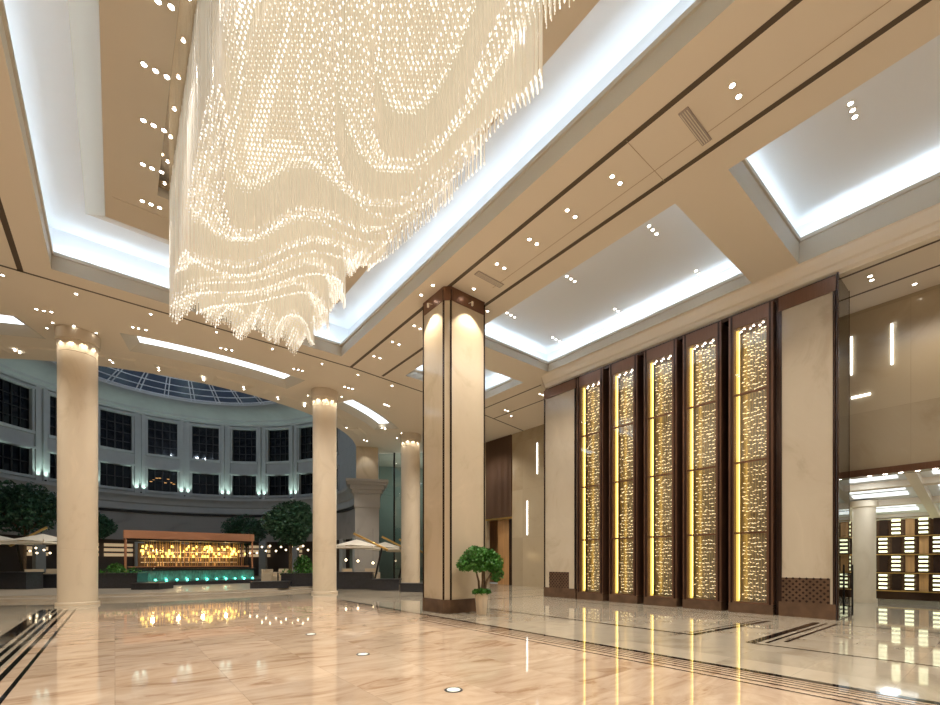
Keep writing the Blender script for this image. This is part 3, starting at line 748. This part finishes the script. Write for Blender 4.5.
# big pilaster at the right end of the rotunda
px_,py_=14.7,30.6
t=thing('pilaster','stone pilaster with a heavy moulded cornice left of the slim far column','pilaster',(px_,py_,0))
rz=radians(-25)
def pb(mb,w,d,z0,z1): return mb.box(px_-w,px_+w,py_-d,py_+d,z0,z1,rz,(px_,py_))
pb(MB(),.85,.8,0,6.2).build('shaft',M['rotstone'],t)
bb=MB(); pb(bb,.92,.87,5.5,6.35); bb.build('band',M['rotstone'],t)
bb=MB()
for i,(w,z0,z1) in enumerate(((.95,6.35,6.55),(1.05,6.55,6.8),(1.2,6.8,7.1),(1.38,7.1,7.3),(1.5,7.3,7.5))): pb(bb,w,w*.92,z0,z1)
bb.build('cornice',M['rotstone'],t)
pb(MB(),.78,.72,7.5,ZC-.01).build('upper_shaft',M['onyx'],t)
spot(px_-.9,py_-1.2,ZC-.1,px_-.3,py_-.6,8,60,(1,.95,.85),60)

# ---- outer shell so the hall is enclosed
b=MB(); b.box(-16.2,-16,-13,50,0,18); b.box(-16,27,-13.2,-13,0,11); struct(b.build('wall_back',M['onyx']))
b=MB(); b.box(-16,27,-13,20.0,11.6,11.7); struct(b.build('ceiling_void',M['groove']))
b=MB(); b.box(-16,-7.9,34,34.2,0,ZC); b.box(20.7,27,9.6,26.6,0,.01); struct(b.build('wall_left',M['rot']))

# ------------------------------------------------------------------ chandelier
t=thing('crystal_chandelier','huge flowing chandelier of thousands of hanging crystal strands','chandelier',(2.9,5.5,PZ))
CX0,CX1,CY0,CY1=1.02,4.92,-5.0,13.1
MB().box(.82,4.93,-7.4,13.13,PZ+.20,PZ+.26).build('canopy',M['mirror'],t)
strands=[]
PER=7
def warp(x,y): return y+1.7*sin(1.3*x+1.0*sin(.75*y)+.25*y)+.6*sin(2.5*x-.8*y+1.0)+.45*sin(1.5*y+.8*x)
dw=.12
dw=.25; PER=7
nx=int((CX1-CX0)/.052); ny=int((CY1-CY0)/.082)
for ix in range(nx):
    for iy in range(ny):
        x=CX0+(CX1-CX0)*(ix+.5)/nx; yy=CY0+(CY1-CY0)*(iy+(.5 if ix%2 else 0)+.25)/ny
        wv=warp(x,yy)/dw; k=math.floor(wv); ph=(k%PER)/(PER-1)
        z=7.68+.90*ph+.16*sin(k*.9)+.22*sin(1.1*x+.9*yy)
        e=max(0,(x-4.0)/.95); z+=.95*e**1.3
        if yy>12.2: z=min(z,7.72+.14*sin(9*x)+.1*sin(4*x+1)+.05*random.random()+.9*e+.35*(13.1-yy))
        if x<1.25: z-=.1
        strands.append((x+random.uniform(-.008,.008),yy+random.uniform(-.008,.008),max(z,7.5),(wv-k)<.36))
def strand_geo(mb,bd,x,y,z,tip,r=.010):
    zt=PZ+.2; n=len(mb.v); a0=random.random()*2
    for zz_ in (zt,z):
        for i in range(3): a=a0+2*pi*i/3; mb.v.append((x+r*cos(a),y+r*sin(a),zz_))
    mb.f+=[(n+i,n+(i+1)%3,n+3+(i+1)%3,n+3+i) for i in range(3)]
    if tip: bd.octa(x,y,z-.012,.016,.032)
    else: bd.octa(x,y,z-.004,.008,.014)
strands.sort(key=lambda s:(s[1]-0)**2+(s[0])**2)
vis=[s for s in strands if s[1]>3.2 and random.random()<.2][:100]
vs=set(vis)
for s_ in vis:
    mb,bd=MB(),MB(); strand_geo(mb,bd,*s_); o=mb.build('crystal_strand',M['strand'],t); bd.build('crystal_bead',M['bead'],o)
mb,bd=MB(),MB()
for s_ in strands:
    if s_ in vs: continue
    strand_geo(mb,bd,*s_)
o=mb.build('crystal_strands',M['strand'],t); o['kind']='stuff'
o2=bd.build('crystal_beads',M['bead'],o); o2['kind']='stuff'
print('strands',len(strands))
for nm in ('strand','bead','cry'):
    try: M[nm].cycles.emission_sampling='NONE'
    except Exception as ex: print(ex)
# little canopy lamps along the edge slot
for i in range(14):
    y=12.9-i*.75
    downlight([(.93,y)],PZ+.19,'tiny canopy lamp in the bronze slot along the chandelier',None,.03)['group']='tiny lamps in the bronze slot'

# ------------------------------------------------------------------ potted tree
def leaves(bb,c,R,n,s,sz=1,shell=.75,flat=0):
    for _ in range(n):
        while True:
            v=Vector((random.uniform(-1,1),random.uniform(-1,1),random.uniform(-1,1)))
            if v.length<1 and v.length>shell*random.random(): break
        p=Vector(c)+Vector((v.x*R,v.y*R,v.z*R*sz))
        d=Vector((random.gauss(0,1),random.gauss(0,1),random.gauss(-.3,.8))).normalized(); e=d.orthogonal().normalized()
        ang=random.random()*6.28; e=(Matrix.Rotation(ang,3,d)@e); l=s*random.uniform(.7,1.3); w=l*.34; nrm=d.cross(e)*(w*.25)
        bb.quad(p-d*l*.5,p+e*w+nrm,p+d*l*.5,p-e*w+nrm)
x,y=on_z(481.5,614.5,0); 
t=thing('potted_tree','small bushy green tree in a tall cream pot beside the square column','plant',(x,y,0))
bb=MB(); bb.lathe([(.001,0),(.135,0),(.145,.02),(.205,.60),(.21,.64),(.185,.64),(.175,.58),(.001,.58)],x,y,24); bb.build('pot',M['potc'],t,True)
bb=MB().lathe([(.001,.585),(.18,.585)],x,y,20); bb.build('soil',M['bark'],t)
for i,(dx,dy,tx,ty,h_) in enumerate(((-.06,.02,-.2,.05,1.45),(.05,.0,.1,-.02,1.5),(.0,-.05,.02,.08,1.55),(.08,.05,.3,.0,1.25))):
    b=MB(); p=Vector((x+dx*RT.x,y+dx*RT.y,.58)); q=Vector((x+tx*RT.x*.5+ty*.4,y+tx*RT.y*.5,1.0)); e=Vector((x+tx*RT.x,y+tx*RT.y,h_))
    b.tube(p,q,.04,7,.034); b.tube(q,e,.034,7,.018); b.build('trunk',M['bark'],t,True)
bb=MB()
def off(a,h_): return (x+a*RT.x,y+a*RT.y,h_)
leaves(bb,off(-.12,1.74),.44,1200,.085,.72); leaves(bb,off(-.50,1.50),.25,480,.085,.9); leaves(bb,off(-.2,1.5),.3,400,.085,.6); leaves(bb,off(.36,1.55),.30,520,.10,.95); leaves(bb,off(.46,1.20),.20,200,.10,1.1); leaves(bb,off(.05,1.5),.34,400,.10,.6)
leaves(bb,off(.2,1.75),.28,300,.1,.8)
leaves(bb,off(-.1,1.6),.62,260,.1,.6)
bb.build('foliage',M['leaf'],t)
bb=MB(); leaves(bb,off(0,.68),.28,520,.085,.35); bb.build('ground_foliage',M['leaf'],t)

# ------------------------------------------------------------------ floor uplights
for (u,v,l) in ((453.6,690,'round floor spotlight, the nearest and largest of the three'),(363,654.3,'round floor spotlight, middle of the three in the tan floor'),(311,634.3,'round floor spotlight, the farthest and smallest of the three')):
    x,y=on_z(u,v,0); t=thing('floor_spotlight',l,'floor light',(x,y,0))
    MB().lathe([(.085,.006),(.105,.008),(.115,.004),(.115,0)],x,y,28).build('rim',M['blk'],t)
    MB().lathe([(.001,.006),(.085,.006)],x,y,24).build('lens',pm('floor_lens',(.8,.85,.8),.2,emit=(.95,1,.9),es=.6) if 'floor_lens' not in bpy.data.materials else bpy.data.materials['floor_lens'],t)

# ------------------------------------------------------------------ rotunda furnishing
def rbox(name,u0,u1,d0,d1,z0,z1,depth,label,cat,mat,parts=True):
    """low block whose front runs between two survey directions"""
    a=Vector(at_d(u0,d0)); c=Vector(at_d(u1,d1)); e=(c-a).normalized(); n=Vector((-e.y,e.x)); n = n if n.dot(FW)>0 else -n
    poly=[a,c,c+n*depth,a+n*depth]
    t=thing(name,label,cat,((a.x+c.x)/2,(a.y+c.y)/2,z0))
    MB().prism([tuple(p) for p in poly],z0,z1-.06).build('body',mat,t)
    q=[a-n*.04-e*.04,c-n*.04+e*.04,c+n*(depth+.04)+e*.04,a+n*(depth+.04)-e*.04]
    MB().prism([tuple(p) for p in q],z1-.06,z1).build('coping',mat,t)
    return t,(a,c,n,e)
def greens(t,a,c,n,depth,z,num,s,mat,hh=.3):
    bb=MB(); L_=(c-a).length
    for i in range(max(2,int(L_/.5))):
        q=a+(c-a)*((i+.5)/max(2,int(L_/.5)))+n*depth/2; leaves(bb,(q.x,q.y,z+.1),.42,num,s,hh/.42)
    return bb.build('shrub_foliage',mat,t)
P=[('low_planter',-8,26,22,21.8,.95,.8,'dark granite planter at the far left edge, the tallest'),
   ('low_planter',28,57,22.9,22.9,.82,.8,'dark granite block just left of the left round column'),
   ('low_planter',97,137,22.5,22.8,.88,1.0,'dark granite block just right of the left round column'),
   ('low_planter',131,159,21.6,21.7,.42,1.2,'low dark granite step block right of the left round column'),
   ('low_planter',250,288,22.5,22.9,.45,.8,'low dark granite step block left of the middle round column'),
   ('low_planter',281,316,24.2,24.6,.82,1.0,'dark granite block just left of the middle round column'),
   ('low_planter',334,372,25.0,25.0,.98,.5,'dark granite planter right of the middle round column'),
   ('low_planter',372,399,23.9,23.9,.62,.7,'dark granite step below the slim far column'),
   ('low_planter',400,424,22.9,22.7,.45,.6,'lowest dark granite step beside the square column')]
for k,(nm,u0,u1,d0,d1,z1,dep,l) in enumerate(P):
    a0=Vector(at_d((u0+u1)/2,(d0+d1)/2)); r_=(a0-Vector(RC)).length
    zb=ZR if r_<12.2 else (.1 if r_<12.75 else 0)
    t,(a,c,n,e)=rbox(nm,u0,u1,d0,d1,zb,z1+zb*.5,dep,l,'planter',M['darkst'])
    if k in (2,5): greens(t,a,c,n,.7,z1,90,.12,M['leaf'])
# bar pavilion
BA=Vector(at_d(125,27)); BC=Vector(at_d(253,31.5)); be=(BC-BA).normalized(); bn=Vector((-be.y,be.x)); 
if bn.dot(FW)<0: bn=-bn
BL=(BC-BA).length; BD=3.6
def bp(s,w,z=None):
    q=BA+be*(s*BL)+bn*w; return (q.x,q.y) if z is None else (q.x,q.y,z)
def bpoly(s0,s1,w0,w1): return [bp(s0,w0),bp(s1,w0),bp(s1,w1),bp(s0,w1)]
t=thing('bar_pavilion','copper-roofed bar pavilion full of hanging amber lamps in the rotunda','bar',(BA.x,BA.y,ZR))
MB().prism(bpoly(-.01,1.01,-.05,BD),3.0,3.5).build('roof',M['copper'],t)
MB().prism(bpoly(.01,.99,.1,BD-.1),2.9,2.999).build('roof_underside',M['blk'],t)
for s_,w_ in ((.0,.05),(.99,.05),(.0,BD-.2),(.99,BD-.2)): MB().prism(bpoly(s_,s_+.012,w_,w_+.1),ZR,3.0).build('post',M['copper'],t)
MB().prism(bpoly(.03,.97,.5,1.1),ZR,1.2).build('counter',M['darkst'],t)
MB().prism(bpoly(.02,.98,.42,1.18),1.2,1.26).build('counter_top',M['copper'],t)
bb=MB(); bb.prism(bpoly(.1,.95,BD-.9,BD-.6),ZR,2.8); bb.build('back_shelf',M['slat'],t)
for zz_ in (1.3,1.65,2.0,2.35): MB().prism(bpoly(.12,.93,BD-1.0,BD-.88),zz_-.16,zz_-.12).build('shelf_light',M['shop'],t)
for i in range(46):
    s_=.14+.8*i/45+random.uniform(-.004,.004); w_=random.uniform(.45,2.4)
    MB().tube(bp(s_,w_,1.26),bp(s_,w_,2.9),.018,5).build('brass_rod',M['gold'],t)
pend={}
for i in range(72):
    s_=.12+.82*random.random(); w_=random.uniform(.3,2.6); dr=random.choice((.28,.42,.58,.76,.95)); z=2.9-dr
    X,Y=bp(s_,w_)
    if dr not in pend:
        p_=thing('pendant_lamp','small amber pendant lamp hanging inside the bar pavilion','lamp',(X,Y,z),'amber pendants in the bar pavilion')
        MB().tube((X,Y,z-.12),(X,Y,z+.04),.06,8,.045).build('lamp_shade',M['amber'],p_)
        MB().tube((X,Y,z+.04),(X,Y,2.895),.006,4).build('cord',M['blk'],p_); pend[dr]=p_
    else: copy_tree(pend[dr],(X,Y,z))
proto=None
for i in range(40):
    s_=.13+.8*i/39; w_=BD-.95; z=random.choice((1.22,1.57,1.92)); X,Y=bp(s_,w_)
    if proto is None:
        proto=thing('bottle','glass bottle on the lit back shelf of the bar','bottle',(X,Y,z),'bottles on the back shelf of the bar')
        MB().lathe([(.001,0),(.04,0),(.04,.18),(.015,.22),(.015,.30),(.001,.30)],X,Y,8,z0=z).build('bottle_body',pm('bottle_glass',(.5,.28,.08),.1,emit=(1,.6,.25),es=.5),proto)
    else: copy_tree(proto,(X,Y,z))
for s_ in (.2,.4,.6,.8): point(*bp(s_,1.5,2.3),45,(1,.75,.4),.1)
# water wall
WA=Vector(at_d(130,25.6)); WC=Vector(at_d(254,29.8)); we=(WC-WA).normalized(); wn_=Vector((-we.y,we.x)); 
if wn_.dot(FW)<0: wn_=-wn_
def wp(s,w,z=None):
    q=WA+we*(s*(WC-WA).length)+wn_*w; return (q.x,q.y) if z is None else (q.x,q.y,z)
t=thing('water_wall','low wall of rippling water lit teal in front of the bar','fountain',(WA.x,WA.y,ZR))
MB().prism([wp(0,0),wp(1,0),wp(1,.4),wp(0,.4)],.40,1.02).build('water_face',M['waterwall'],t)
MB().prism([wp(-.08,-1.7),wp(1.05,-1.7),wp(1.05,0),wp(-.08,0)],ZR,.42).build('basin',M['darkst'],t)
MB().prism([wp(-.02,-.05),wp(1.02,-.05),wp(1.02,.5),wp(-.02,.5)],1.02,1.12).build('coping',M['blk'],t)
proto=None
for i in range(14):
    X,Y=wp(-.06+i/12.5,-.25)
    if proto is None:
        proto=thing('underwater_light','small teal light in the basin before the water wall','light',(X,Y,.42),'teal basin lights')
        MB().ball((X,Y,.46),.06,8,5).build('lens',M['teal'],proto,True); MB().lathe([(.07,.42),(.07,.44),(.001,.44)],X,Y,8).build('rim',M['blk'],proto)
    else: copy_tree(proto,(X,Y,.42))
    if i%2==0: point(X,Y,.55,4,(.15,1,.75),.05)
# trees
def tree(u,d,zc,R,label,n=2600,s=.20,sz=.85,mat='leafd'):
    X,Y=at_d(u,d); t=thing('topiary_tree',label,'tree',(X,Y,ZR))
    b=MB(); b.tube((X,Y,ZR),(X+.05,Y,zc-R*.5),.11,8,.08); b.build('trunk',M['bark'],t,True)
    b=MB()
    for k in range(6):
        a=2*pi*k/6; b.tube((X+.05,Y,zc-R*.7),(X+R*.6*sin(a),Y+R*.6*cos(a),zc+R*.1),.045,5,.02)
    b.build('branches',M['bark'],t)
    b=MB(); leaves(b,(X,Y,zc),R*.86,n//2,s,sz)
    for k in range(14):
        v=Vector((random.gauss(0,1),random.gauss(0,1),random.gauss(0,.8))).normalized()*R*.62
        leaves(b,(X+v.x,Y+v.y,zc+v.z*sz),R*.42,n//18,s,.9)
    b.build('foliage',M[mat],t)
tree(24,27.5,4.75,2.25,'large dark green tree at the left edge behind the left column',4200,.22,.78)
tree(96,30,4.0,1.15,'dark tree half hidden behind the left round column, left of the bar',2200)
tree(290,25.5,3.85,1.6,'big round dark tree just left of the middle round column',4200,.2,.85)
tree(246,37.5,4.1,1.95,'smaller dark tree behind the right end of the bar roof',2800,.2,.72)
# umbrellas
def umbrella(u,d,z,w,label,lean=1,h=.45,copy=None):
    X,Y=at_d(u,d); t=thing('cantilever_umbrella',label,'umbrella',(X,Y,ZR))
    b=MB(); c=[]
    for k in range(4): a=pi/4+k*pi/2+YAW*-1; c.append((X+w*1.35*cos(a),Y+w*1.35*sin(a),z))
    for k in range(4):
        p,q=c[k],c[(k+1)%4]; m_=((p[0]+q[0])/2,(p[1]+q[1])/2,z+.08); b.quad(p,m_,(X,Y,z+h)); b.quad(m_,q,(X,Y,z+h))
        b.quad(p,q,(q[0],q[1],z-.1),(p[0],p[1],z-.1))
    b.build('canopy',M['cream'],t)
    bx,by=X-lean*RT.x*(w+.25),Y-lean*RT.y*(w+.25); tx,ty=X+lean*RT.x*.2,Y+lean*RT.y*.2
    mx,my=bx+.35*lean*RT.x*-1,by+.35*lean*RT.y*-1
    MB().tube((bx+.5*lean*RT.x,by+.5*lean*RT.y,ZR),(bx,by,z-.05),.06,6).build('pole',M['blk'],t)
    MB().tube((mx,my,z-.2),(tx,ty,z+h+.35),.07,6).build('arm',M['gold'],t)
    for k in range(4): MB().tube((X,Y,z+h-.05),c[k],.02,4).build('rib',M['gold'],t)
    return t
umbrella(43,23.9,2.62,1.18,'cream cantilever umbrella with brass arm just left of the left column')
umbrella(-8,23.6,2.6,1.18,'cream cantilever umbrella cut by the left edge')
umbrella(357,26.5,2.45,1.25,'cream cantilever umbrella right of the middle column, the left one of three',-1)
umbrella(385,30,2.45,1.15,'cream cantilever umbrella between middle and slim columns, centre of three',-1)
umbrella(402,31.5,2.35,1.0,'cream cantilever umbrella seen behind the slim far column',-1)
# seating and lamps
def armchair(u,d,label,ang=0):
    X,Y=at_d(u,d); t=thing('armchair',label,'armchair',(X,Y,ZR)); c=(X,Y)
    MB().box(X-.38,X+.38,Y-.38,Y+.38,ZR+.18,ZR+.46,ang,c).build('seat',M['fab'],t)
    MB().box(X-.42,X+.42,Y+.28,Y+.44,ZR+.2,ZR+.90,ang,c).build('backrest',M['fab'],t)
    for s_ in (-1,1): MB().box(X+s_*.42-.07,X+s_*.42+.07,Y-.38,Y+.36,ZR+.18,ZR+.64,ang,c).build('armrest',M['fab'],t)
    for sx in (-1,1):
        for sy in (-1,1): MB().box(X+sx*.36-.03,X+sx*.36+.03,Y+sy*.34-.03,Y+sy*.34+.03,ZR,ZR+.2,ang,c).build('leg',M['blk'],t)
armchair(272,27.5,'cream armchair left of the big round tree, beside the bar',.6)
armchair(285,28.5,'cream armchair under the big round tree',-.4)
armchair(351,29.5,'cream armchair under the umbrella right of the middle column',.4)
armchair(372,29.8,'cream armchair under the umbrellas, nearest the pilaster',-.3)
armchair(35,27,'cream armchair under the left brass-armed umbrella',.2)
armchair(53,28.2,'cream armchair close by the left round column',-.2)
def table(u,d,label):
    X,Y=at_d(u,d); t=thing('cafe_table',label,'table',(X,Y,ZR))
    MB().lathe([(.001,.70),(.42,.70),(.42,.74),(.001,.74)],X,Y,20,z0=ZR).build('tabletop',M['fab'],t)
    MB().lathe([(.04,.02),(.04,.70)],X,Y,8,z0=ZR).build('pedestal',M['blk'],t); MB().lathe([(.001,.02),(.26,.02),(.26,0)],X,Y,16,z0=ZR).build('foot',M['blk'],t)
table(278,26.6,'round cafe table beside the right end of the water wall'); table(360,27.4,'round cafe table under the umbrellas at right'); table(47,24.9,'round cafe table under the brass-armed umbrella at left')
def lamp_h(u,v,d,label,group,r=.06):
    X,Y=at_d(u,d); z=EYE+(HV-v)*d/F
    t=thing('globe_lamp',label,'lamp',(X,Y,z),group)
    MB().ball((X,Y,z),r,8,6).build('lamp_shade',M['warmlamp'],t,True); MB().tube((X,Y,z+r),(X,Y,3.5+.3),.006,4).build('cord',M['blk'],t)
for (u,v) in ((262,547),(266,551),(270,546),(276,551),(281,547),(286,550),(292,546),(298,549),(303,546),(308,550),(257,553),(250,553)): lamp_h(u,v,30,'small glowing globe lamp hung by the trees right of the bar','globe lamps right of the bar')
for (u,v) in ((30,551),(37,553),(44,550),(50,553),(36,548)): lamp_h(u,v,30,'small glowing globe lamp beside the left umbrella','globe lamps at far left')
for (u,v) in ((358,561),(373,563),(346,560)): lamp_h(u,v,30,'small glowing lamp under the right umbrellas','lamps under the right umbrellas',.08)
X,Y=at_d(303,26.9)
t=thing('leafy_shrub','bright green leafy shrub beside the middle round column','plant',(X,Y,ZR)); bb=MB(); leaves(bb,(X,Y,1.35),.55,500,.16,1.1); bb.build('foliage',M['leaf'],t)
MB().tube((X,Y,ZR),(X,Y,1.3),.03,6).build('stem',M['bark'],t)
X,Y=at_d(116,28)
t=thing('leafy_shrub','green shrub left of the bar pavilion','plant',(X,Y,ZR)); bb=MB(); leaves(bb,(X,Y,1.1),.45,350,.14,.9); bb.build('foliage',M['leaf'],t)
MB().tube((X,Y,ZR),(X,Y,1.1),.03,6).build('stem',M['bark'],t)

# ------------------------------------------------------------------ lamps of the hall
K=1.2
# ceiling downlights: warm pools over the floor
for y in (-8,-3.5,1,5,9,13,17):
    for x in (8.67,-3.0): spot(x,y,ZC-.08,x,y,0,900*K,WARM,125,.9,.12)
for y in (-6,-1,3,6.5,10,12):
    spot(12.5,y,ZC+.2,12.5,y,0,650*K,WARM,120,.9,.12)
for y in (-7,-3,1,5,9,13): spot(-.0 if y>13.5 else .3,y,PZ-.05,0.3,y,0,200*K,WARM,110,.9,.12); spot(5.5,y,PZ-.05,5.5,y,0,380*K,WARM,130,.9,.12)
for x,y in ((2,19.8),(5,19.8),(11,20.2),(-4,20.5),(14,21),(17,17),(18.5,22),(-8,16),(-8,8)): spot(x,y,ZC-.08,x,y,0,820*K,WARM,125,.9,.12)
for y in (-6,-2,1.5): spot(16.8,y,ZW-.06,16.8,y,0,260*K,(1,.88,.72),120,.9,.1)
# chandelier glow
# rotunda: cool facade uplights and added unseen fill lamps
for k in range(len(wins)-1):
    m_=radians((wins[k]+wins[k+1])/2)
    for e in (-.022,.022):
        x,y=rp(RR-.42,m_+e); x2,y2=rp(RR-.14,m_+e); spot(x,y,7.46,x2,y2,9.6,150,(.72,1,.86),62,.8,.03)
for k,m_ in enumerate(wins):
    x,y=rp(RR-.5,radians(m_+8)); 
    if m_<75: tag(MB().box(x-.06,x+.06,y-.06,y+.06,7.40,7.50).build('facade_uplight',M['blk']),'small black uplight fixture on the rotunda ledge between windows','uplight','uplights on the rotunda ledge')
point(3.3,30,13.2,430,(.70,.84,1),.08); point(3.3,39,12.8,330,(.70,.84,1),.08); spot(3.3,27.5,9.6,3.3,33,0,1400,(1,.88,.72),100,.8,.08)  # cool fill points and a warm spot added to brighten the rotunda
spot(-1.5,26.5,9.6,-4,32,1,1500,(1,.88,.72),80,.8,.08); spot(9.5,27,9.6,11,31,1,1500,(1,.88,.72),80,.8,.08)  # warm spots added to brighten the umbrellas on both sides
spot(21.6,23,4.3,21.6,22,0,120,WARM,110)

# ------------------------------------------------------------------ world, camera, view
w=bpy.data.worlds.new('night'); S.world=w; w.use_nodes=True
w.node_tree.nodes['Background'].inputs[0].default_value=(.03,.05,.09,1); w.node_tree.nodes['Background'].inputs[1].default_value=.4
cd=bpy.data.cameras.new('camera'); cam=bpy.data.objects.new('camera',cd); COL.objects.link(cam)
cd.sensor_fit='HORIZONTAL'; cd.sensor_width=36; cd.lens=F/940*36; cd.shift_y=(HV-352.5)/940; cd.clip_start=.05; cd.clip_end=200
cam.location=(0,0,EYE); cam.rotation_euler=(pi/2,0,-YAW); S.camera=cam
S.view_settings.view_transform='Standard'; S.view_settings.look='None'; S.view_settings.gamma=1; S.view_settings.exposure=-.32; S.view_settings.use_curve_mapping=False
S.cycles.use_denoising=True
S.cycles.max_bounces=8; S.cycles.diffuse_bounces=4; S.cycles.glossy_bounces=4; S.cycles.transparent_max_bounces=12
S.cycles.sample_clamp_indirect=6; S.cycles.caustics_reflective=False; S.cycles.caustics_refractive=False
